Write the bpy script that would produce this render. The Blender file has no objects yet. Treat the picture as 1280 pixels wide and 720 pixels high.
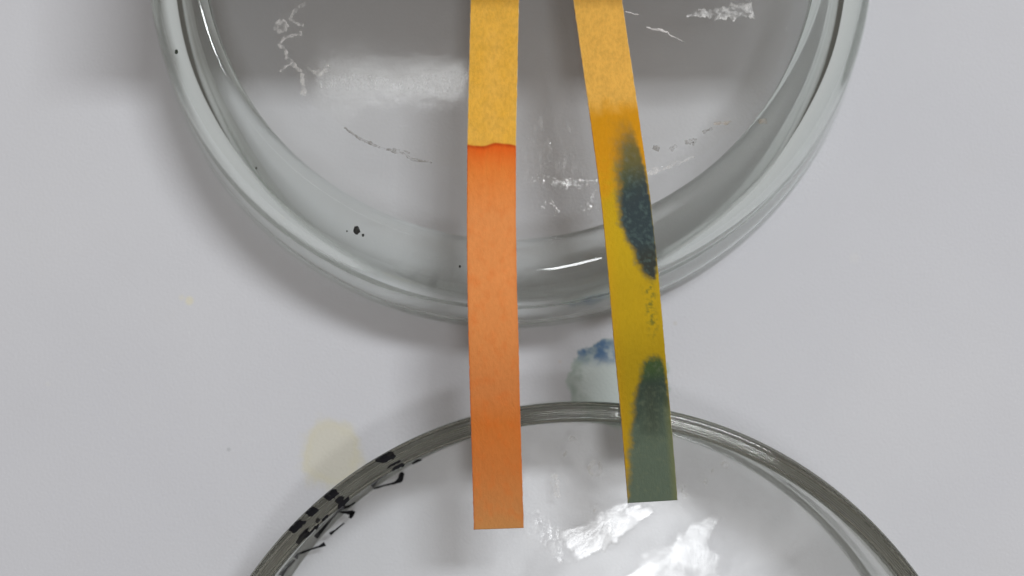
import bpy, bmesh, math, random
from mathutils import Vector, Matrix, noise as mn

random.seed(7)
MM = 0.001
sc = bpy.context.scene
col = sc.collection

# ------------------------------------------------------------------ camera
F, HC, TILT = 1236.0, 135.0, math.radians(3.24)     # focal length (px of 1280), height mm, tilt
cam = bpy.data.cameras.new('camera')
co = bpy.data.objects.new('camera', cam); col.objects.link(co)
cam.sensor_width = 36.0; cam.lens = 36.0 * F / 1280.0
cam.clip_start = 0.002; cam.clip_end = 50
co.location = (0, 0, HC * MM); co.rotation_euler = (TILT, 0, 0)
cam.dof.use_dof = True; cam.dof.focus_distance = 0.119; cam.dof.aperture_fstop = 15
sc.camera = co

# ------------------------------------------------------------------ light
w = bpy.data.worlds.new('World'); sc.world = w; w.use_nodes = True
wb = w.node_tree.nodes['Background']
# indoor surroundings: pale ceiling above, dimmer walls towards the horizon
wn = w.node_tree.nodes; wl = w.node_tree.links
wtc = wn.new('ShaderNodeTexCoord'); wsp = wn.new('ShaderNodeSeparateXYZ'); wl.new(wtc.outputs['Generated'], wsp.inputs[0])
wmr = wn.new('ShaderNodeMapRange'); wmr.interpolation_type = 'SMOOTHSTEP'; wl.new(wsp.outputs['Z'], wmr.inputs['Value'])
wmr.inputs['From Min'].default_value = 0.0; wmr.inputs['From Max'].default_value = 0.75
wmr.inputs['To Min'].default_value = 0.07; wmr.inputs['To Max'].default_value = 0.35
wb.inputs['Color'].default_value = (1.0, 0.925, 0.855, 1); wl.new(wmr.outputs[0], wb.inputs['Strength'])
sc.view_settings.view_transform = 'Standard'; sc.view_settings.look = 'None'
sc.view_settings.exposure = 0.12; sc.view_settings.gamma = 1.0
sc.view_settings.use_curve_mapping = False


def area(name, d, dist, sx, sy, power, color, rz=0):
    l = bpy.data.lights.new(name, 'AREA'); l.shape = 'RECTANGLE'; l.size = sx; l.size_y = sy
    l.energy = power; l.color = color
    o = bpy.data.objects.new(name, l); col.objects.link(o)
    v = Vector(d).normalized(); o.location = v * dist
    ex = Vector((math.cos(rz), math.sin(rz), 0)); ex = (ex - v * ex.dot(v)).normalized(); ey = v.cross(ex)
    o.rotation_euler = Matrix((ex, ey, v)).transposed().to_euler()
    return o


key = area('key_lamp', (0.42, 0.52, 1.0), 1.5, 0.58, 0.17, 12.0, (0.95, 0.975, 1.0))            # bench lamp, upper right
area('tube_lamp', (-0.13, 0.288, 1.0), 1.5, 0.226, 0.060, 0.11, (0.95, 0.98, 1.0))         # tube mirrored in the upper dish
area('window_lamp', (0.139, -0.225, 1.0), 1.6, 0.28, 0.16, 2.9, (0.96, 0.98, 1.0), 0.6)  # mirrored in the lower dish

sc.cycles.use_denoising = True
sc.cycles.max_bounces = 10; sc.cycles.transmission_bounces = 10; sc.cycles.glossy_bounces = 8
sc.cycles.transparent_max_bounces = 24; sc.cycles.sample_clamp_indirect = 4.0
sc.cycles.blur_glossy = 0.6


# ------------------------------------------------------------------ helpers
def P(u, v, z):
    """world mm of the point at height z that lies at place (u, v) of the 1280x720 survey"""
    x, y, k = (u - 640) / F, (360 - v) / F, -1.0
    c, s = math.cos(TILT), math.sin(TILT)
    y, k = c * y - s * k, s * y + c * k
    t = (z - HC) / k
    return x * t, y * t


def tag(o, label=None, cat=None, group=None, kind=None):
    if label: o['label'] = label
    if cat: o['category'] = cat
    if group: o['group'] = group
    if kind: o['kind'] = kind
    return o


def empty(name, loc):
    o = bpy.data.objects.new(name, None); col.objects.link(o)
    o.location = Vector(loc) * MM; o.empty_display_size = 0.01
    return o


def mesh(name, verts, faces, mat, parent=None, smooth=True, off=(0, 0, 0)):
    m = bpy.data.meshes.new(name)
    m.from_pydata([((a - off[0]) * MM, (b - off[1]) * MM, (c - off[2]) * MM) for a, b, c in verts], [], faces)
    m.update()
    if smooth:
        m.polygons.foreach_set('use_smooth', [True] * len(m.polygons))
    m.materials.append(mat)
    o = bpy.data.objects.new(name, m); col.objects.link(o)
    o.location = Vector(off) * MM
    if parent:
        o.parent = parent; o.location = (0, 0, 0)
    return o


def fix_normals(o):
    bm = bmesh.new(); bm.from_mesh(o.data)
    bmesh.ops.recalc_face_normals(bm, faces=bm.faces)
    bm.to_mesh(o.data); bm.free()


class NT:
    def __init__(s, name):
        s.m = bpy.data.materials.new(name); s.m.use_nodes = True
        s.t = s.m.node_tree; s.t.nodes.clear()
        s.out = s.n('ShaderNodeOutputMaterial')

    def n(s, typ, **kw):
        nd = s.t.nodes.new(typ)
        for k, v in kw.items(): setattr(nd, k, v)
        return nd

    def l(s, a, b): s.t.links.new(a, b)

    def set(s, sock, v):
        if hasattr(v, 'is_output'): s.l(v, sock)
        else: sock.default_value = v

    def math(s, op, a, b=0.0, c=None, clamp=False):
        nd = s.n('ShaderNodeMath', operation=op, use_clamp=clamp)
        s.set(nd.inputs[0], a); s.set(nd.inputs[1], b)
        if c is not None: s.set(nd.inputs[2], c)
        return nd.outputs[0]

    def ramp(s, x, lo, hi, a=0.0, b=1.0):
        nd = s.n('ShaderNodeMapRange', interpolation_type='SMOOTHSTEP')
        s.set(nd.inputs['Value'], x); s.set(nd.inputs['From Min'], lo); s.set(nd.inputs['From Max'], hi)
        s.set(nd.inputs['To Min'], a); s.set(nd.inputs['To Max'], b)
        return nd.outputs[0]

    def mix(s, fac, a, b):
        nd = s.n('ShaderNodeMix', data_type='RGBA')
        s.set(nd.inputs['Factor'], fac); s.set(nd.inputs['A'], a); s.set(nd.inputs['B'], b)
        return nd.outputs['Result'] if 'Result' in nd.outputs else nd.outputs[2]

    def noise(s, vec, scale, detail=4, rough=0.55, dist=0.0):
        nd = s.n('ShaderNodeTexNoise')
        s.l(vec, nd.inputs['Vector']); nd.inputs['Scale'].default_value = scale
        nd.inputs['Detail'].default_value = detail; nd.inputs['Roughness'].default_value = rough
        nd.inputs['Distortion'].default_value = dist
        return nd.outputs['Fac']

    def obj(s):
        return s.n('ShaderNodeTexCoord').outputs['Object']

    def mapping(s, vec, scale, rot=0.0):
        nd = s.n('ShaderNodeMapping'); s.l(vec, nd.inputs['Vector'])
        nd.inputs['Scale'].default_value = scale; nd.inputs['Rotation'].default_value = (0, 0, rot)
        return nd.outputs['Vector']

    def bump(s, h, strength, dist):
        nd = s.n('ShaderNodeBump'); nd.inputs['Strength'].default_value = strength
        nd.inputs['Distance'].default_value = dist
        s.l(h, nd.inputs['Height'])
        return nd.outputs['Normal']


def rgba(r, g, b):      # sRGB 0..255 -> linear
    f = lambda c: (c / 255 / 12.92) if c / 255 <= 0.04045 else ((c / 255 + 0.055) / 1.055) ** 2.4
    return (f(r), f(g), f(b), 1.0)


# ------------------------------------------------------------------ materials
def paper_material():
    t = NT('white_paper'); o = t.obj()
    sep = t.n('ShaderNodeSeparateXYZ'); t.l(o, sep.inputs[0]); X, Y = sep.outputs[0], sep.outputs[1]
    big = t.noise(o, 14, 3); mid = t.noise(o, 130, 4); fine = t.noise(o, 2500, 3)
    c = t.mix(t.ramp(big, 0.35, 0.65), (0.552, 0.558, 0.590, 1), (0.578, 0.583, 0.610, 1))
    c = t.mix(t.math('MULTIPLY', t.ramp(mid, 0.5, 0.8), 0.12), c, (0.53, 0.525, 0.535, 1))

    def dist(u, v, ax=1.0, ay=1.0):
        x, y = P(u, v, 0)
        dx = t.math('MULTIPLY', t.math('SUBTRACT', X, x * MM), 1000 / ax)
        dy = t.math('MULTIPLY', t.math('SUBTRACT', Y, y * MM), 1000 / ay)
        return t.math('SQRT', t.math('ADD', t.math('MULTIPLY', dx, dx), t.math('MULTIPLY', dy, dy))), dy

    wob = t.math('MULTIPLY', t.math('SUBTRACT', t.noise(o, 260, 4, 0.6), 0.5), 2.0)
    wob2 = t.math('MULTIPLY', t.math('SUBTRACT', t.noise(o, 520, 5, 0.65), 0.5), 2.0)
    # pale yellow dried drop
    d, _ = dist(415, 568, 1.0, 1.05)
    d = t.math('ADD', d, t.math('MULTIPLY', wob, 2.6))
    inner = t.ramp(d, 5.4, 3.4)
    ring = t.math('MULTIPLY', t.ramp(d, 2.4, 4.2), inner)
    f = t.math('MULTIPLY', inner, t.math('ADD', 0.7, t.math('MULTIPLY', ring, t.ramp(wob, -0.4, 0.4, 0.05, 0.35))))
    c = t.mix(f, c, (0.575, 0.55, 0.44, 1))
    # blue-green dried drop, dark blue upper edge
    d, dy = dist(774, 478, 1.1, 0.95)
    d = t.math('ADD', d, t.math('MULTIPLY', wob2, 1.5))
    inner = t.ramp(d, 6.6, 6.0)
    edge = t.math('MULTIPLY', t.ramp(d, 4.3, 5.9), inner)
    c = t.mix(t.math('MULTIPLY', inner, 0.62), c, (0.50, 0.585, 0.545, 1))
    c = t.mix(t.math('MULTIPLY', edge, t.ramp(wob2, -0.5, 0.4, 0.25, 0.75)), c, (0.27, 0.34, 0.30, 1))
    db, _ = dist(748, 438, 1.7, 0.9)
    db = t.math('ADD', db, t.math('MULTIPLY', wob2, 1.1))
    c = t.mix(t.math('MULTIPLY', t.math('MULTIPLY', t.ramp(db, 3.0, 0.7), t.ramp(t.noise(o, 700, 3), 0.34, 0.58, 0.35, 1.0)), t.math('MULTIPLY', inner, 0.9)), c, (0.05, 0.13, 0.27, 1))
    # small spots
    for u, v, r, cc, k in ((237, 376, 0.75, (0.66, 0.62, 0.45, 1), 0.6), (286, 562, 0.35, (0.42, 0.43, 0.45, 1), 0.7),
                           (227, 372, 0.5, (0.66, 0.62, 0.45, 1), 0.3), (844, 404, 0.4, (0.5, 0.48, 0.45, 1), 0.5),
                           (1068, 322, 1.0, (0.6, 0.6, 0.6, 1), 0.35), (700, 452, 0.3, (0.55, 0.5, 0.45, 1), 0.4),
                           (60, 480, 0.5, (0.6, 0.6, 0.58, 1), 0.35), (1190, 520, 0.4, (0.6, 0.6, 0.6, 1), 0.3)):
        d, _ = dist(u, v); d = t.math('ADD', d, t.math('MULTIPLY', wob, 0.4 * r))
        c = t.mix(t.math('MULTIPLY', t.ramp(d, r, r * 0.4), k), c, cc)
    b = t.n('ShaderNodeBsdfPrincipled'); t.l(c, b.inputs['Base Color']); b.inputs['Roughness'].default_value = 0.7
    b.inputs['Specular IOR Level'].default_value = 0.25
    h = t.math('ADD', t.math('MULTIPLY', fine, 0.5), t.math('MULTIPLY', big, 6.0))
    t.l(t.bump(h, 0.35, 0.0003), b.inputs['Normal'])
    t.l(b.outputs[0], t.out.inputs[0])
    return t.m


def glass_wall_material(name, absorb, dens):
    t = NT(name); o = t.obj()
    g = t.n('ShaderNodeBsdfGlass'); g.inputs['IOR'].default_value = 1.5
    g.inputs['Color'].default_value = (0.975, 0.985, 0.976, 1)
    va = t.n('ShaderNodeVolumeAbsorption'); va.inputs['Color'].default_value = absorb; va.inputs['Density'].default_value = dens
    t.l(va.outputs[0], t.out.inputs['Volume'])
    h = t.noise(t.mapping(o, (1, 1, 2.5)), 38, 1)
    t.l(t.bump(h, 0.7, 0.0008), g.inputs['Normal'])
    t.l(g.outputs[0], t.out.inputs[0])
    return t.m


def thin_glass(name, tint, rough_lo, rough_hi, bump_s, ior=1.5, nscale=90, dirt=0.0, scratch=False):
    """flat pane: light passes straight, Fresnel mirror on each face"""
    t = NT(name); o = t.obj()
    geo = t.n('ShaderNodeNewGeometry')
    fr = t.n('ShaderNodeFresnel')
    t.l(t.math('ADD', ior, t.math('MULTIPLY', geo.outputs['Backfacing'], 1.0 / ior - ior)), fr.inputs['IOR'])
    n1 = t.noise(o, nscale, 3, 0.6, 0.6)
    h = n1
    rough = t.ramp(n1, 0.42, 0.72, rough_lo, rough_hi)
    if scratch:
        sx = t.noise(t.mapping(o, (1.0, 0.08, 1), 0.12), 2600, 2)
        n2 = t.noise(o, 420, 3, 0.65)
        h = t.math('ADD', n1, t.math('ADD', t.math('MULTIPLY', sx, 0.05), t.math('MULTIPLY', n2, 0.12)))
    nrm = t.bump(h, bump_s, 0.0006)
    t.l(nrm, fr.inputs['Normal'])
    tr = t.n('ShaderNodeBsdfTransparent'); tr.inputs[0].default_value = tint
    gl = t.n('ShaderNodeBsdfGlossy'); t.l(rough, gl.inputs['Roughness']); t.l(nrm, gl.inputs['Normal'])
    gl.inputs['Color'].default_value = (1, 1, 1, 1)
    mx = t.n('ShaderNodeMixShader'); t.l(fr.outputs[0], mx.inputs[0]); t.l(tr.outputs[0], mx.inputs[1]); t.l(gl.outputs[0], mx.inputs[2])
    last = mx.outputs[0]
    if dirt > 0:
        df = t.n('ShaderNodeBsdfDiffuse'); df.inputs[0].default_value = (0.72, 0.72, 0.70, 1)
        f = t.math('MULTIPLY', t.ramp(t.noise(o, 160, 4, 0.7), 0.52, 0.85), dirt)
        m2 = t.n('ShaderNodeMixShader'); t.l(f, m2.inputs[0]); t.l(last, m2.inputs[1]); t.l(df.outputs[0], m2.inputs[2])
        last = m2.outputs[0]
    t.l(last, t.out.inputs[0])
    return t.m


def residue_material(name, colr, dens, scale=900, thr=0.45, stretch=None):
    t = NT(name); o = t.obj()
    if stretch: o = t.mapping(o, stretch)
    n1 = t.noise(o, scale, 5, 0.7)
    df = t.n('ShaderNodeBsdfPrincipled'); df.inputs['Base Color'].default_value = colr; df.inputs['Roughness'].default_value = 0.35
    tr = t.n('ShaderNodeBsdfTransparent')
    mx = t.n('ShaderNodeMixShader')
    t.l(t.math('MULTIPLY', t.ramp(n1, thr - 0.12, thr + 0.2), dens), mx.inputs[0])
    t.l(tr.outputs[0], mx.inputs[1]); t.l(df.outputs[0], mx.inputs[2])
    t.l(t.bump(n1, 0.8, 0.0004), df.inputs['Normal'])
    t.l(mx.outputs[0], t.out.inputs[0])
    return t.m


def strip_material(name):
    t = NT(name); o = t.obj()
    at = t.n('ShaderNodeAttribute', attribute_name='dye')
    fib = t.noise(t.mapping(o, (1.0, 0.6, 1)), 2300, 4, 0.65)
    cl = t.noise(o, 520, 4, 0.6)
    k = t.math('ADD', 1.0, t.math('MULTIPLY', at.outputs['Alpha'], t.math('ADD', t.ramp(fib, 0.3, 0.7, -0.09, 0.07), t.ramp(cl, 0.3, 0.7, -0.04, 0.04))))
    v = t.n('ShaderNodeVectorMath', operation='SCALE'); t.l(at.outputs['Color'], v.inputs[0]); t.l(k, v.inputs['Scale'])
    b = t.n('ShaderNodeBsdfPrincipled'); t.l(v.outputs[0], b.inputs['Base Color']); b.inputs['Roughness'].default_value = 0.7
    b.inputs['Specular IOR Level'].default_value = 0.2
    t.l(t.bump(fib, 0.55, 0.00022), b.inputs['Normal'])
    tl = t.n('ShaderNodeBsdfTranslucent'); t.l(v.outputs[0], tl.inputs[0])
    mx = t.n('ShaderNodeMixShader'); mx.inputs[0].default_value = 0.28
    t.l(b.outputs[0], mx.inputs[1]); t.l(tl.outputs[0], mx.inputs[2])
    t.l(mx.outputs[0], t.out.inputs[0])
    return t.m


def plain(name, c, rough=0.6, nz=0.0, scale=200, spec=0.5):
    t = NT(name); o = t.obj()
    b = t.n('ShaderNodeBsdfPrincipled'); b.inputs['Roughness'].default_value = rough
    b.inputs['Specular IOR Level'].default_value = spec
    n1 = t.noise(o, scale, 3)
    t.l(t.mix(t.ramp(n1, 0.3, 0.7), tuple(x * (1 - nz) for x in c[:3]) + (1,), tuple(x * (1 + nz) for x in c[:3]) + (1,)), b.inputs['Base Color'])
    t.l(b.outputs[0], t.out.inputs[0])
    return t.m


M_wall_up = glass_wall_material('greenish_wall_glass', (0.62, 0.73, 0.58, 1), 24)
M_wall_lo = glass_wall_material('grey_wall_glass', (0.60, 0.585, 0.53, 1), 105)
M_disc_up = thin_glass('upper_base_glass', (0.992, 0.994, 0.990, 1), 0.02, 0.12, 0.05, nscale=70, dirt=0.03, scratch=True)
M_disc_lo = thin_glass('lower_base_glass', (0.985, 0.988, 0.987, 1), 0.30, 0.48, 0.10, nscale=80, dirt=0.06, scratch=True)
M_water = thin_glass('water', (0.992, 0.99, 0.985, 1), 0.02, 0.11, 0.07, ior=1.33, nscale=160, scratch=True)
M_wet = thin_glass('wet_film', (0.99, 0.99, 0.99, 1), 0.12, 0.26, 0.05, ior=1.45, nscale=420, dirt=0.35, scratch=True)
M_res = residue_material('dried_white_residue', (0.80, 0.78, 0.75, 1), 0.45, 1200, 0.46)
M_res_dark = residue_material('dried_grey_residue', (0.20, 0.19, 0.17, 1), 0.75)
M_brown = residue_material('dried_brown_residue', (0.33, 0.25, 0.16, 1), 0.55, 500)
M_ink_image = plain('ink_and_image', (0.008, 0.008, 0.010), 0.5, spec=0.08)
M_blocker = plain('blocker_brown', (0.16, 0.125, 0.10), 0.6, 0.25, 60)

# ------------------------------------------------------------------ table top
tv, tf = [], []
NX, NY = 60, 50
for j in range(NY + 1):
    for i in range(NX + 1):
        x, y = -600 + 1200 * i / NX, -500 + 1000 * j / NY
        tv.append((x, y, 0.0))
for j in range(NY):
    for i in range(NX):
        a = j * (NX + 1) + i
        tf.append((a, a + 1, a + NX + 2, a + NX + 1))
tt = mesh('table_top', tv, tf, paper_material())
tag(tt, 'white paper covered table top with dried drops', None, kind='structure')

# ------------------------------------------------------------------ petri dishes
RIM, HD = 49.1, 15.0          # rim radius, height (mm)


def arc(cx, cz, r, a0, a1, n):
    return [(cx + r * math.cos(math.radians(a0 + (a1 - a0) * i / n)), cz + r * math.sin(math.radians(a0 + (a1 - a0) * i / n))) for i in range(n + 1)]


def straight_profile():
    """steep wall, flat ground rim, small inner corner"""
    p = [(45.6, 0.0), (46.0, 0.0)] + arc(46.8, 1.7, 1.7, -90, -8, 6) + [(48.75, 5.0), (48.95, 10.0)]
    p += arc(RIM - 0.8, HD - 0.8, 0.8, 0, 90, 8) + [(RIM - 0.85 - 0.05 * k, HD + 0.018 * math.sin(k * 1.35)) for k in range(1, 20)] + arc(RIM - 1.9, HD - 0.55, 0.55, 90, 180, 6)
    p += [(46.55, 10.0), (46.50, 5.0)] + arc(45.8, 2.7, 0.7, 0, -90, 6) + [(45.6, 2.0)]
    return p


def rounded_profile():
    """wide rounded corner"""
    p = [(38.5, 0.0), (40.0, 0.0), (41.3, 0.0)]
    p += arc(41.6, 5.0, 5.0, -90, -16, 12)                    # outer corner
    p += [(46.9, 5.0), (47.8, 8.8), (48.6, 12.2)]
    p += arc(RIM - 1.05, HD - 1.1, 1.05, -8, 180, 14)          # rounded rim
    p += [(46.6, 12.2), (45.8, 9.6)]
    p += arc(38.8, 8.2, 6.2, -4, -90, 14)                     # thick inner corner
    p += [(38.5, 2.0)]
    return p


def inner_profile_r(z):
    pts = [(2.0, 45.8), (2.2, 46.3), (2.7, 46.5), (10.0, 46.55), (15, 46.65)]
    for (z0, r0), (z1, r1) in zip(pts, pts[1:]):
        if z0 <= z <= z1: return r0 + (r1 - r0) * (z - z0) / (z1 - z0)
    return pts[-1][1]


def make_dish(cx, cy, inverted, disc_mat, label, seg=256):
    root = empty('petri_dish', (cx, cy, 0.08))
    tf_ = (lambda z: HD - z) if inverted else (lambda z: z)
    pr = rounded_profile() if inverted else straight_profile(); RS = pr[0][0]; v, f = [], []
    for i in range(seg):
        a = 2 * math.pi * i / seg
        wv = 1 + 0.0012 * math.sin(3 * a + 1) + 0.0008 * math.sin(7 * a)
        for r, z in pr: v.append((r * wv * math.cos(a), r * wv * math.sin(a), tf_(z)))
    n = len(pr)
    for i in range(seg):
        for j in range(n):
            a, b, k = i * n + j, ((i + 1) % seg) * n + j, ((j + 1) % n) - j
            q = (a, b, b + k, a + k)
            f.append(q if not inverted else q[::-1])
    o = mesh('side_wall', v, f, M_wall_up if inverted else M_wall_lo, root)
    fix_normals_outward(o, inverted)
    # flat base: two faces of the pane, closed by the side wall ring
    v, f = [], []
    rings = [i / 12 * (RS + 0.02) for i in range(1, 13)]
    for side, z in enumerate((0.0, 2.0)):
        base = len(v); v.append((0, 0, tf_(z)))
        for r in rings:
            for i in range(128):
                a = 2 * math.pi * i / 128; v.append((r * math.cos(a), r * math.sin(a), tf_(z)))
        up = (z == 2.0) != inverted
        fs = [(base, base + 1 + i, base + 1 + (i + 1) % 128) for i in range(128)]
        for k in range(11):
            for i in range(128):
                a, b = base + 1 + k * 128 + i, base + 1 + k * 128 + (i + 1) % 128
                fs.append((a, a + 128, b + 128, b))
        f += fs if up else [q[::-1] for q in fs]
    mesh('base', v, f, disc_mat, root)
    tag(root, label, 'petri dish', 'glass petri dishes')
    return root


def fix_normals_outward(o, inverted):
    # the ring is open towards the base: orient by a rim vertex that must point away from the glass
    bm = bmesh.new(); bm.from_mesh(o.data); bm.faces.ensure_lookup_table()
    best = max(bm.faces, key=lambda q: q.calc_center_median().xy.length)
    bm.normal_update()
    if best.normal.dot(Vector((*best.calc_center_median().xy, 0))) < 0:
        bmesh.ops.reverse_faces(bm, faces=bm.faces[:])
    bm.to_mesh(o.data); bm.free()


UC, LC = (-0.3, 51.3), (8.7, -56.0)
upper = make_dish(*UC, True, M_disc_up, 'upturned clear glass petri dish under the upper ends of the strips')
lower = make_dish(*LC, False, M_disc_lo, 'clear glass petri dish standing upright with black marker dashes on its rim')

# ------------------------------------------------------------------ marker writing on the lower dish, with its painted glass images
def rim_mark(u, v, half_w, r0, r1, skew=0.5, name='dash_or_image'):
    """a dab of ink, or of its painted refraction, across the ground top of the rim at the bearing of place (u, v)"""
    x, y = P(u, v, HD); a0 = math.atan2(y - LC[1], x - LC[0])
    vs, fs = [], []
    nr, na = 8, 8
    for j in range(nr + 1):
        rr = r0 + (r1 - r0) * j / nr
        z = HD if rr < RIM - 0.8 else HD - 0.8 + math.sqrt(max(0, 0.64 - (rr - RIM + 0.8) ** 2))
        jit = half_w * (1 + 0.35 * mn.noise(Vector((u, rr * 2, 1)))) * (0.75 if j in (0, nr) else 1)
        for i in range(na + 1):
            a = a0 + ((i / na * 2 - 1) * jit + 0.3 * half_w * mn.noise(Vector((u, rr * 2, 7)))) / RIM
            q = rr + 0.28 * mn.noise(Vector((u, i * 0.7, 3))) * (1 if j < nr else 0.2); a += skew * (rr - r0) / RIM
            vs.append((q * math.cos(a), q * math.sin(a), z + 0.05))
    for j in range(nr):
        for i in range(na):
            a = j * (na + 1) + i; fs.append((a, a + 1, a + na + 2, a + na + 1))
    return mesh(name, vs, fs, M_ink_image, lower)


for u, v, hw in ((483, 568, 1.05), (415, 616, 0.8), (391, 637, 0.7), (372, 655, 0.95)):
    rim_mark(u, v, hw, 48.1, 49.05)
for u, v, hw, ra, rb in ((489, 575, 0.9, 47.35, 47.6), (493, 578, 0.8, 46.75, 47.15), (421, 620, 0.5, 47.3, 47.75), (426, 626, 0.9, 46.7, 47.2),
                         (400, 641, 0.5, 46.8, 47.1), (385, 660, 1.3, 46.75, 47.0), (379, 666, 0.9, 47.3, 47.5)):
    rim_mark(u, v, hw, ra, rb, -0.6)  # inner dabs paint the refracted image of the outer ones


def on_inner(u, v):
    lo, hi = 2.0, 14.5
    for _ in range(40):
        z = (lo + hi) / 2; x, y = P(u, v, z); r = math.hypot(x - LC[0], y - LC[1])
        if r > inner_profile_r(z): lo = z
        else: hi = z
    x, y = P(u, v, z); d = math.hypot(x - LC[0], y - LC[1])
    k = (d - 0.08) / d
    return Vector(((x - LC[0]) * k, (y - LC[1]) * k, z + 0.06))


def image_stroke(pts, name='writing_image', mat=None):
    """ribbon painting the refracted image of the writing; pts: (u, v, half width in survey pixels)"""
    vs, fs = [], []
    den = []
    for (a, b) in zip(pts, pts[1:]):
        for i in range(6):
            t = i / 6; den.append(tuple(a[k] + (b[k] - a[k]) * t for k in range(3)))
    den.append(pts[-1])
    for i, (u, v, hw) in enumerate(den):
        p, q = den[max(0, i - 1)], den[min(len(den) - 1, i + 1)]
        dx, dy = q[0] - p[0], q[1] - p[1]; L = math.hypot(dx, dy) or 1
        hw *= 1 + 0.35 * mn.noise(Vector((u * 0.3, v * 0.3, 0)))
        for s in (-1, 1):
            vs.append(tuple(on_inner(u - dy / L * hw * s, v + dx / L * hw * s)))
    for i in range(len(den) - 1): fs.append((2 * i, 2 * i + 1, 2 * i + 3, 2 * i + 2))
    return mesh(name, vs, fs, mat or M_ink_image, lower)


image_stroke([(464, 607, 2.6), (472, 599, 1.6), (484, 592, 1.0)])  # ink-coloured ribbons painted for the writing's image in the glass
image_stroke([(467, 610, 1.2), (480, 606, 1.1), (493, 603, 1.6), (500, 599, 3.6), (502, 592, 3.0), (500, 590, 1.5)])
image_stroke([(421, 622, 4.5), (428, 628, 4.5), (424, 636, 2.2), (436, 632, 1.4), (444, 627, 0.8)])
image_stroke([(424, 637, 1.5), (412, 650, 1.5), (402, 662, 2.0), (394, 671, 2.6)])
image_stroke([(424, 639, 1.0), (434, 640, 2.2), (441, 640, 3.2), (437, 647, 1.8)])
image_stroke([(412, 667, 2.0), (420, 661, 1.0), (430, 653, 0.9)])
image_stroke([(385, 662, 3.2), (377, 670, 3.4), (371, 678, 2.0)])
image_stroke([(399, 647, 2.4), (395, 652, 2.0)])
image_stroke([(369, 697, 2.6), (372, 692, 1.5), (388, 686, 1.1), (400, 682, 1.4), (406, 679, 2.8)])
image_stroke([(351, 719, 2.6), (358, 710, 1.2), (368, 699, 1.0)])
image_stroke([(515, 579, 1.2), (522, 575, 1.8), (527, 574, 0.8)])

# ------------------------------------------------------------------ test strips
def lerp(a, b, t): return tuple(x + (y - x) * t for x, y in zip(a, b))
def sm(x, a, b):
    t = min(1, max(0, (x - a) / (b - a))); return t * t * (3 - 2 * t)
def keyed(x, ks):
    if x <= ks[0][0]: return ks[0][1]
    for (x0, y0), (x1, y1) in zip(ks, ks[1:]):
        if x <= x1:
            t = (x - x0) / (x1 - x0)
            return lerp(y0, y1, t) if isinstance(y0, tuple) else y0 + (y1 - y0) * t
    return ks[-1][1]


def nz(x, y, s, seed=0, oct=3):
    r, a = 0, 1
    for k in range(oct):
        r += a * mn.noise(Vector((x * s, y * s, seed + 3.1 * k))); s *= 2.1; a *= 0.5
    return r


ALB = 0.78
def dye(r, g, b):
    c = rgba(r, g, b); k = min(1.5, 0.95 / max(c[:3])); return tuple(k * x for x in c[:3])


def dye_left(s, v):
    """s 0..1 across, v survey row"""
    yel = dye(240, 190, 84)
    bound = 182 - 3.2 * math.sin(s * math.pi * 0.95 + 0.2) * sm(s, 0.25, 0.7) + 1.6 * sm(s, 0.0, 0.35) * (1 - sm(s, 0.3, 0.6)) + 1.0 * nz(s * 3, 0, 1.0, 3, 2)
    up = lerp(yel, dye(234, 182, 66), 0.5 + 0.5 * nz(s * 3, v / 25, 1, 5))
    if v < bound - 2: return up
    d = max(0, v - bound)
    body = keyed(v, [(182, dye(214, 112, 36)), (215, dye(214, 128, 56)), (270, dye(214, 140, 78)), (340, dye(208, 136, 76)), (420, dye(198, 128, 70)),
                     (490, dye(190, 119, 64)), (530, dye(182, 104, 42)), (590, dye(178, 108, 52)), (640, dye(176, 118, 66)), (661, dye(174, 122, 70))])
    k = math.exp(-d / (14 + 8 * nz(s * 4, 0, 1, 8))) * 0.9
    c = lerp(body, dye(212, 84, 8), max(0, min(1, k)))
    c = lerp(c, dye(168, 62, 6), 0.9 * math.exp(-(d / 3.0) ** 2))
    e = 0.55 * math.exp(-s / 0.02) + 0.3 * math.exp(-(1 - s) / 0.03)
    c = lerp(c, dye(176, 70, 14), e)
    c = lerp(c, dye(198, 98, 30), max(0, 0.35 * nz(s * 5, v / 18, 1, 12)))
    return lerp(up, c, sm(v, bound - 2, bound + 0.6))


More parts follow.
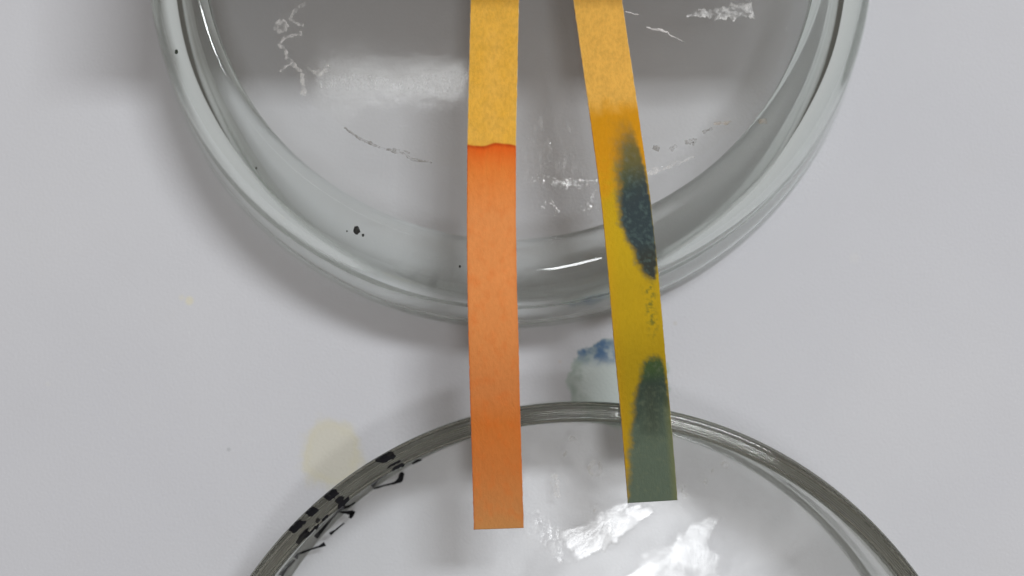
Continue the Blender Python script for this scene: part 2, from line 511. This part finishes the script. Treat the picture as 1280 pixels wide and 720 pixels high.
def dye_right(s, v):
    n = nz(s * 4, v / 16, 1.0, 20); nf = nz(s * 12, v / 5.5, 1.0, 31)
    top = dye(242, 190, 88)
    org = dye(192, 136, 14); yel = dye(180, 150, 20); deep = dye(154, 128, 18)
    c = lerp(org, yel, sm(v + 30 * n, 190, 270))
    c = lerp(c, dye(170, 141, 18), sm(v, 300, 360)); c = lerp(c, deep, sm(v, 380, 470))
    c = lerp(c, dye(208, 128, 8), 0.2 * math.exp(-s / 0.09) * sm(v, 140, 200))
    c = lerp(top, c, sm(v + 7 * n, 118, 150))
    # upper blue-green stain: left/right limits across the strip by row
    def blot(rows, soft):
        if v < rows[0][0] - 25 or v > rows[-1][0] + 25: return 0
        l = keyed(v, [(r[0], r[1]) for r in rows]); h = keyed(v, [(r[0], r[2]) for r in rows])
        sl = keyed(v, [(r[0], r[3]) for r in rows])
        a = sm(s + 0.05 * n + 0.04 * nf, l - 1.7 * sl, l + 1.5 * sl) * (1 - sm(s + 0.03 * nf, h - 0.05, h + 0.05))
        return a
    m1 = blot([(150, 0.62, 0.8, 0.22), (185, 0.5, 0.9, 0.16), (215, 0.40, 0.97, 0.10), (255, 0.34, 1.0, 0.07), (280, 0.35, 1.02, 0.06),
               (300, 0.45, 1.03, 0.06), (320, 0.56, 1.02, 0.06), (338, 0.66, 0.98, 0.07), (350, 0.80, 0.95, 0.08), (360, 0.86, 0.93, 0.1)], 0)
    m1 *= sm(v + 10 * n, 140, 190) * (1 - sm(v + 7 * nf, 345, 358))
    green = dye(50, 78, 58); blue = dye(26, 52, 66)
    st = lerp(green, blue, sm(v + 12 * n + 30 * (s - 0.6), 195, 255))
    st = lerp(st, dye(30, 40, 44), sm(v + 20 * (s - 0.7), 300, 330) * 0.8)
    st = lerp(st, dye(78, 104, 104), max(0, min(0.6, 0.55 * nf + 0.25 * n)))
    c = lerp(c, st, min(1, m1) * (0.80 + 0.15 * sm(v, 190, 240)))
    # trail of specks
    tr = math.exp(-((s - 0.80 - 0.03 * n) / 0.10) ** 2) * sm(v, 345, 360) * (1 - sm(v, 400, 435))
    c = lerp(c, dye(92, 96, 36), max(0, min(0.75, tr * (0.15 + 1.5 * nf))))
    # lower stain
    m2 = blot([(440, 0.74, 0.84, 0.08), (455, 0.56, 0.94, 0.06), (475, 0.42, 0.97, 0.06), (500, 0.30, 1.0, 0.06), (530, 0.20, 1.02, 0.06),
               (560, 0.13, 1.05, 0.06), (590, 0.07, 1.05, 0.06), (612, 0.01, 1.05, 0.06), (640, -0.1, 1.05, 0.05)], 0)
    m2 *= sm(v + 5 * nf, 441, 455)
    dark = dye(30, 54, 54); pale = dye(76, 92, 82)
    k = sm(v + 20 * n - 60 * abs(s - 0.62), 465, 545)
    st2 = lerp(dye(46, 72, 46), dark, sm(v, 460, 485)); st2 = lerp(st2, pale, k)
    st2 = lerp(st2, dye(44, 58, 54), 0.75 * math.exp(-((s - 0.62 - 0.04 * n) / 0.2) ** 2) * sm(v, 470, 490) * (1 - sm(v, 530, 560)))
    st2 = lerp(st2, dye(110, 112, 66), 0.45 * sm(s, 0.82, 1.0) * sm(v, 480, 520))
    st2 = lerp(st2, dye(88, 100, 84), max(0, min(0.6, 0.5 * nf + 0.25 * n)))
    c = lerp(c, st2, min(1, m2) * 0.95)
    return c


def make_strip(label, centre, zs, width, fn, vtop, vend, end_skew, mat, dryv):
    """centre: (row, column) keys, zs: (row, height mm) keys; a thin slab with dyed top face"""
    NA, NL = 48, 620
    rows = []
    for j in range(NL + 1):
        v = vtop + (vend - vtop) * j / NL
        z = keyed(v, zs); u = keyed(v, centre)
        x, y = P(u, v, z); rows.append((Vector((x, y, z)), v))
    # smooth the centre line and its heights
    pts = [r[0] for r in rows]
    for _ in range(400):
        pts = [pts[0]] + [pts[i] * 0.5 + (pts[i - 1] + pts[i + 1]) * 0.25 for i in range(1, NL)] + [pts[-1]]
    root_off = pts[NL]
    vs, fs, cols = [], [], []
    th = 0.22
    for j in range(NL + 1):
        d = (pts[min(NL, j + 1)] - pts[max(0, j - 1)]).normalized()
        nrm = Vector((d.y, -d.x, 0)).normalized()
        if nrm.x < 0: nrm = -nrm
        up = nrm.cross(d); up = up if up.z > 0 else -up
        sk = end_skew * (j / NL)
        for i in range(NA + 1):
            s = i / NA
            edge = 0.035 * nz(pts[j].y, i // NA, 1.3, 40 + (i == NA)) if i in (0, NA) else 0
            q = pts[j] + nrm * ((s - 0.5) * width + edge) - d * ((s - 0.5) * sk)
            q = q + up * (0.05 * math.cos((s - 0.5) * math.pi))
            vs.append((q.x, q.y, q.z)); vv = rows[j][1] - (s - 0.5) * sk * 10.0; cc = fn(s, vv); dry = 1 - sm(vv, dryv - 6, dryv + 6)
            if i in (0, NA): cc = lerp(cc, (0.93, 0.80, 0.52), (0.25 + 0.5 * dry) * max(0, min(1, 0.6 + nz(pts[j].y, i, 1.1, 60))))
            cols.append(cc + (0.35 + 0.65 * dry,))
        for i in (0, NA):      # lower edge
            s = i / NA
            q = Vector(vs[j * (NA + 3) + i]) - up * th
            vs.append((q.x, q.y, q.z)); cols.append(lerp(cols[j * (NA + 3) + i][:3], (0.5, 0.42, 0.25), 0.35) + (1.0,))
    W = NA + 3
    for j in range(NL):
        a, b = j * W, (j + 1) * W
        for i in range(NA): fs.append((a + i, b + i, b + i + 1, a + i + 1))
        fs.append((a, a + NA + 1, b + NA + 1, b)); fs.append((a + NA, b + NA, b + NA + 2, a + NA + 2))
        fs.append((a + NA + 1, a + NA + 2, b + NA + 2, b + NA + 1))
    for a in (0, NL * W):
        fs.append(tuple([a + i for i in range(NA + 1)] + [a + NA + 2, a + NA + 1]))
    o = mesh('test_strip', vs, fs, mat, None, True, tuple(root_off))
    fix_normals(o)
    ca = o.data.color_attributes.new('dye', 'FLOAT_COLOR', 'POINT')
    ca.data.foreach_set('color', [x for c in cols for x in c])
    # hard edges
    for p in o.data.polygons: p.use_smooth = len(p.vertices) == 4 and p.normal.z > 0.5
    tag(o, label, 'paper strip', 'indicator paper strips')
    return o


M_strip = strip_material('indicator_paper')
make_strip('orange paper test strip with a plain yellow upper end, left of the two',
           [(-120, 622), (0, 618.5), (90, 616.5), (182, 614.5), (280, 614.2), (350, 615), (430, 617), (510, 619), (590, 621.5), (661, 623.5)],
           [(-120, 15.3), (250, 15.35), (330, 16.0), (400, 17.0), (450, 16.9), (510, 15.6), (661, 15.3)], 5.98, dye_left, -120, 661, 0.03, M_strip, 182)
make_strip('yellow paper test strip with dark blue-green stains, right of the two',
           [(-120, 731), (0, 747), (130, 766), (250, 782.5), (350, 792.5), (430, 799), (510, 806.5), (570, 811.5), (627, 816)],
           [(-120, 15.3), (200, 15.35), (280, 16.2), (360, 17.6), (420, 17.6), (510, 15.7), (627, 15.3)], 5.98, dye_right, -120, 627, -0.1, M_strip, 135)

# ------------------------------------------------------------------ water and residue on the glass
def blob(name, outline, z, mat, h=0.25, inset=0.9, jag=0.4, seed=1, label=None, cat=None, kind=None):
    """shallow pool with an uneven edge; outline in survey pixels"""
    pts = [Vector(P(u, v, z)) for u, v in outline]
    den = []
    n = len(pts)
    for i in range(n):
        p0, p1, p2, p3 = pts[i - 1], pts[i], pts[(i + 1) % n], pts[(i + 2) % n]
        for k in range(14):
            t = k / 14
            den.append(0.5 * ((2 * p1) + (p2 - p0) * t + (2 * p0 - 5 * p1 + 4 * p2 - p3) * t * t + (3 * p1 - p0 - 3 * p2 + p3) * t ** 3))
    c = sum(den, Vector((0, 0))) / len(den)
    den = [p + (p - c).normalized() * jag * nz(p.x, p.y, 0.7, seed, 4) for p in den]
    m = len(den); vs, fs = [], []
    prof = [(0, 0.0), (0.12, 0.35), (0.3, 0.62), (0.55, 0.85), (1.0, 1.0), (2.2, 1.0)]
    for dI, hh in prof:
        for p in den:
            d = (p - c); L = d.length
            q = c + d * max(0.15, (1 - dI * inset / L)); vs.append((q.x, q.y, z + 0.02 + h * hh))
    for k in range(len(prof) - 1):
        for i in range(m):
            a, b = k * m + i, k * m + (i + 1) % m
            fs.append((a, b, b + m, a + m))
    vs.append((c.x, c.y, z + 0.02 + h)); k = (len(prof) - 1) * m
    for i in range(m): fs.append((k + i, k + (i + 1) % m, len(vs) - 1))
    o = mesh(name, vs, fs, mat, None, True, (c.x, c.y, z))
    bm = bmesh.new(); bm.from_mesh(o.data); bm.normal_update()
    if sum(q.normal.z for q in bm.faces) < 0: bmesh.ops.reverse_faces(bm, faces=bm.faces[:])
    bm.to_mesh(o.data); bm.free()
    return tag(o, label, cat, kind=kind)


def trail(name, paths, z, mat, seed=1, label=None, cat=None, kind=None, parent=None):
    """ragged dried lines; paths of (u, v, half width px)"""
    vs, fs = [], []
    for pts in paths:
        den = []
        for a, b in zip(pts, pts[1:]):
            L = max(2, int(math.hypot(a[0] - b[0], a[1] - b[1]) / 1.5))
            for i in range(L):
                t = i / L; den.append([a[k] + (b[k] - a[k]) * t for k in range(3)])
        den.append(list(pts[-1]))
        b0 = len(vs)
        for i, (u, v, hw) in enumerate(den):
            p, q = den[max(0, i - 1)], den[min(len(den) - 1, i + 1)]
            dx, dy = q[0] - p[0], q[1] - p[1]; L = math.hypot(dx, dy) or 1
            j = 2.0 * nz(u, v, 0.09, seed); hw = max(0.4, 1.35 * hw * (1 + 0.8 * nz(u, v, 0.22, seed + 5)))
            for s in (-1, 0, 1):
                x, y = P(u - dy / L * (hw * s + j), v + dx / L * (hw * s + j), z)
                vs.append((x, y, z + 0.03 + (0.07 if s == 0 else 0)))
        for i in range(len(den) - 1):
            for s in (0, 1):
                a = b0 + 3 * i + s; fs.append((a, a + 1, a + 4, a + 3))
    c = vs[0]
    o = mesh(name, vs, fs, mat, None, True, (c[0], c[1], z))
    return tag(o, label, cat, kind=kind)


ZT = HD
blob('water_film', [(352, -60), (356, 12), (346, 30), (352, 52), (366, 70), (372, 95), (380, 122), (412, 146), (452, 173), (511, 197), (600, 216),
                    (690, 229), (770, 224), (840, 207), (890, 184), (930, 150), (965, 95), (985, 30), (985, -60), (860, -110), (680, -120), (480, -110)],
     ZT, M_water, 0.10, 1.0, 0.5, 4, 'thin film of water spread over the upturned dish', 'water')
trail('dried_residue', [[(382, 4, 1.6), (372, 10, 1.4), (362, 24, 1.6), (370, 30, 1.5), (380, 32, 1)],
                        [(352, 26, 2.5), (344, 34, 2.4), (352, 40, 2.4), (360, 33, 2), (352, 26, 2)],
                        [(378, 42, 2.0), (358, 46, 1.4), (350, 56, 1.4), (358, 66, 1.8), (360, 74, 2.2), (370, 84, 2.0), (378, 90, 1.6)],
                        [(366, 76, 1.2), (350, 90, 1.0)], [(376, 92, 2.2), (380, 108, 2.0), (378, 120, 3.0)],
                        [(384, 86, 1.0), (400, 92, 3.0), (412, 82, 2.6)]],
      ZT + 0.1, M_res, 3, 'squiggly pale dried water line on the upturned dish, left side', 'residue')
trail('dried_residue', [[(430, 160, 0.8), (452, 174, 1.4), (480, 187, 1.0), (505, 192, 1.0), (515, 199, 1.4), (540, 203, 0.7)], [(491, 186, 0.8), (505, 188, 1.2), (512, 192, 0.8)]],
      ZT + 0.05, M_res_dark, 6, 'thin dark dried line along the lower edge of the water film', 'residue')
trail('dried_residue', [[(808, 217, 3.2), (830, 211, 2.4), (848, 204, 1.6), (868, 196, 0.8)]], ZT + 0.1, M_res, 8,
      'white dried edge of water right of the stained yellow strip', 'residue')
trail('dried_residue', [[(816, 184, 2.0), (824, 187, 2)], [(838, 188, 2.4), (846, 182, 1.4)], [(856, 178, 1.8), (868, 176, 2.2), (866, 182, 1)], [(878, 166, 1.4), (890, 160, 1.8)]],
      ZT + 0.1, M_res_dark, 9, 'small grey dried specks beside the stained yellow strip', 'residue')
trail('dried_residue', [[(892, 154, 1.0), (908, 153, 2.0), (914, 151, 1.0)], [(948, 152, 2.2), (958, 150, 2.8)]], ZT + 0.1, M_brown, 10,
      'two brown dried specks on the right of the upturned dish', 'residue')
trail('scuff_mark', [[(858, 20, 1.0), (880, 17, 4.5), (905, 17, 5.5), (925, 14, 6.5), (941, 11, 7.5)]], ZT + 0.05, residue_material('scuffed_glass', (0.85, 0.85, 0.84, 1), 0.75, 700, 0.5), 11,
      'white scuffed patch at the top edge right of the strips', 'scuff')
trail('scratch', [[(782, 14, 0.5), (798, 18, 0.6)], [(808, 34, 0.5), (820, 37, 1.1), (834, 41, 1.0), (846, 48, 0.6), (855, 53, 0.4)]], ZT + 0.05,
      residue_material('scratch_white', (0.85, 0.82, 0.8, 1), 0.7, 600, 0.4), 12, 'thin pale scratch at the top right of the upturned dish', 'scratch')


blob('painted_glare', [(652, 190), (664, 150), (690, 140), (716, 160), (733, 200), (742, 236), (715, 240), (680, 238), (655, 232)], ZT + 0.11,  # pale streaks painted in place of the broad glass reflection
     residue_material('glare_streaks', (0.80, 0.80, 0.79, 1), 0.22, 1300, 0.60, (1.0, 0.3, 1.0)), 0.02, 0.8, 1.0, 33,
     'cloudy streaked patch painting the broad reflection between the two strips on the upturned dish', 'residue')
blob('painted_glare', [(396, 98), (430, 92), (500, 96), (584, 90), (584, 112), (540, 116), (470, 112), (410, 112)], ZT + 0.11,  # pale streaks painted along the tube's reflected band
     residue_material('sparkle_streaks', (0.82, 0.83, 0.84, 1), 0.4, 1300, 0.56, (1.0, 0.6, 1.0)), 0.02, 0.5, 0.8, 34,
     'frosty pale patch painting the sparkle of the lamp reflection left of the orange strip', 'residue')


def droplets(name, spots, z, mat, label):
    vs, fs = [], []
    for u, v, r in spots:
        cx, cy = P(u, v, z); b = len(vs); S, K = 10, 3
        ph = random.random() * 6
        for k in range(K):
            e = k / K * math.pi / 2
            for i in range(S):
                a = 2 * math.pi * i / S; rr = r * math.cos(e) * (1 + 0.25 * math.sin(2 * a + ph) + 0.12 * math.sin(5 * a + ph))
                vs.append((cx + rr * math.cos(a), cy + rr * math.sin(a), z + 0.02 + r * 0.3 * math.sin(e)))
        vs.append((cx, cy, z + 0.02 + r * 0.3))
        for k in range(K - 1):
            for i in range(S):
                a, c = b + k * S + i, b + k * S + (i + 1) % S; fs.append((a, c, c + S, a + S))
        for i in range(S): fs.append((b + (K - 1) * S + i, b + (K - 1) * S + (i + 1) % S, b + K * S))
    o = mesh(name, vs, fs, mat, None, True, (vs[0][0], vs[0][1], z))
    return tag(o, label, 'droplets', kind='stuff')


def gauss_spots(u, v, su, sv, n, r0, r1):
    return [(random.gauss(u, su), random.gauss(v, sv), random.uniform(r0, r1)) for _ in range(n)]


M_drop = thin_glass('droplet_water', (0.97, 0.97, 0.97, 1), 0.0, 0.05, 0.3, ior=1.6, nscale=900)
droplets('water_droplets', gauss_spots(706, 230, 14, 2.6, 70, 0.15, 0.5) + gauss_spots(668, 222, 12, 4, 22, 0.06, 0.2) + gauss_spots(692, 258, 5, 4, 18, 0.15, 0.42)
         + gauss_spots(738, 254, 5, 9, 34, 0.12, 0.36) + gauss_spots(688, 300, 6, 3, 8, 0.1, 0.2) + gauss_spots(742, 296, 4, 5, 10, 0.08, 0.2) + gauss_spots(690, 195, 20, 14, 40, 0.05, 0.14),
         ZT + 0.1, M_drop, 'tiny bright water droplets between the two strips on the upturned dish')

# specks and smear on the corner of the upturned dish (heights follow the rounded glass)
def speck(u, v, r, z, mat, name, label):
    cx, cy = P(u, v, z); vs, fs = [], []
    bm = bmesh.new(); bmesh.ops.create_icosphere(bm, subdivisions=2, radius=r)
    for q in bm.verts:
        q.co *= 1 + 0.3 * mn.noise(q.co * (2 / r) + Vector((u, v, 0))); q.co.z *= 0.5; q.co.y *= 1.25
    vs = [(q.co.x + cx, q.co.y + cy, q.co.z + z) for q in bm.verts]; fs = [[q.index for q in f.verts] for f in bm.faces]; bm.free()
    return tag(mesh(name, vs, fs, mat, None, True, (cx, cy, z)), label, 'speck')


def corner_z(u, v):
    z = 10.0
    for _ in range(40):
        x, y = P(u, v, z); r = math.hypot(x - UC[0], y - UC[1])
        if r < 39: zz = HD
        elif r < 46.7: zz = HD - 6.8 + math.sqrt(max(0, 6.8 ** 2 - (r - 40.2) ** 2)) if r > 40.2 else HD
        else: zz = max(0.2, HD - 7.4 - (r - 47.35) / 0.27)
        z = z * 0.5 + zz * 0.5
    return z


M_chip = plain('dark_green_chip', (0.05, 0.07, 0.05), 0.4)
M_spk = plain('dark_grit', (0.02, 0.02, 0.02), 0.5)
for u, v, r, lb in ((446, 288, 0.42, 'black grain of grit on the lower left corner of the upturned dish'), (454, 294, 0.16, 'tiny dark crumb right of the black grit grain'),
                    (434, 289, 0.10, 'tiniest dark crumb left of the black grit grain'), (575, 333, 0.14, 'dark speck beside the left edge of the orange strip'),
                    (321, 210, 0.13, 'grey speck on the left shoulder of the upturned dish'), (222, 65, 0.24, 'dark green chip mark on the far left edge of the upturned dish')):
    speck(u, v, r, corner_z(u, v) + 0.05, M_spk if u > 230 else M_chip, 'speck', lb)

# lower dish: wet film, dried rings
ZB = 2.0
M_soft = thin_glass('soft_wet_film', (0.99, 0.99, 0.99, 1), 0.14, 0.34, 0.08, ior=1.45, nscale=200, dirt=0.2, scratch=True)
blob('water_puddle', [(700, 664), (722, 655), (740, 644), (757, 632), (785, 627), (812, 630), (817, 640), (806, 652), (786, 668), (766, 682), (745, 694), (722, 702), (708, 690), (704, 676)],
     ZB, M_wet, 0.10, 0.5, 1.0, 14, 'glaring wet patch in the upright dish below the stained yellow strip', 'water')
blob('water_puddle', [(648, 640), (672, 640), (690, 652), (702, 668), (706, 690), (714, 704), (700, 708), (684, 690), (662, 672), (646, 660)],
     ZB, thin_glass('thin_wet_film', (0.99, 0.99, 0.99, 1), 0.1, 0.3, 0.2, ior=1.4, nscale=500, dirt=0.22, scratch=True), 0.06, 0.5, 0.8, 15,
     'frosty thin wet patch beside the lower end of the orange strip', 'water')
blob('water_puddle', [(806, 690), (836, 676), (872, 650), (892, 640), (902, 650), (888, 672), (905, 700), (900, 740), (850, 760), (790, 760), (770, 735), (790, 712)],
     ZB, M_soft, 0.05, 1.2, 1.0, 16, 'wet patch at the bottom edge of the picture in the upright dish', 'water')
def ring(u, v, a, b, w): return [(u + a * math.cos(t * 0.5236), v + b * math.sin(t * 0.5236), w) for t in range(13)]
trail('dried_ring', [ring(744, 586, 7, 9, 1.8)], ZB, M_res, 20, 'small oval white dried ring between the strip ends', 'residue')
trail('dried_ring', [ring(907, 581, 3.2, 3, 1.6)], ZB, M_res, 21, 'tiny white dried ring right of the stained strip end', 'residue')
trail('dried_ring', [ring(717, 548, 3.2, 2.2, 1.4)], ZB, M_res, 22, 'faint white dried spot near the rim between the strips', 'residue')
trail('dried_residue', [[(692, 592, 2.5), (694, 606, 3.5), (697, 622, 2.5)], [(705, 566, 3, ), (708, 568, 3)], [(742, 640, 1), (746, 628, 0.8)]], ZB, M_res, 23,
      'faint white dried flecks beside the orange strip end', 'residue')
trail('dried_residue', [[(889, 588, 2), (891, 589, 2)], [(880, 600, 2.4), (886, 606, 2)], [(853, 602, 1.6), (856, 622, 2)]], ZB, M_res, 24,
      'faint white dried dots right of the stained strip end', 'residue')

# ------------------------------------------------------------------ added unseen stand beyond the picture (made up to shade table and upper dish)
blocker = empty('shade_blocker', (4, 120, 0))
def box(name, x0, x1, y0, y1, z0, z1, parent, off):
    v = [(x - off[0], y - off[1], z) for z in (z0, z1) for y in (y0, y1) for x in (x0, x1)]
    f = [(0, 2, 3, 1), (4, 5, 7, 6), (0, 1, 5, 4), (2, 6, 7, 3), (0, 4, 6, 2), (1, 3, 7, 5)]
    return mesh(name, v, f, M_blocker, parent, False)
box('blocker_board', -43.5, 47, 50.6, 150, 25, 32, blocker, (4, 120))
box('blocker_leg', -40, -30, 118, 140, 0, 24.9, blocker, (4, 120))
box('blocker_leg', 40, 50, 118, 140, 0, 24.9, blocker, (4, 120))
tag(blocker, 'added unseen stand over the far half of the upturned dish', 'blocker')
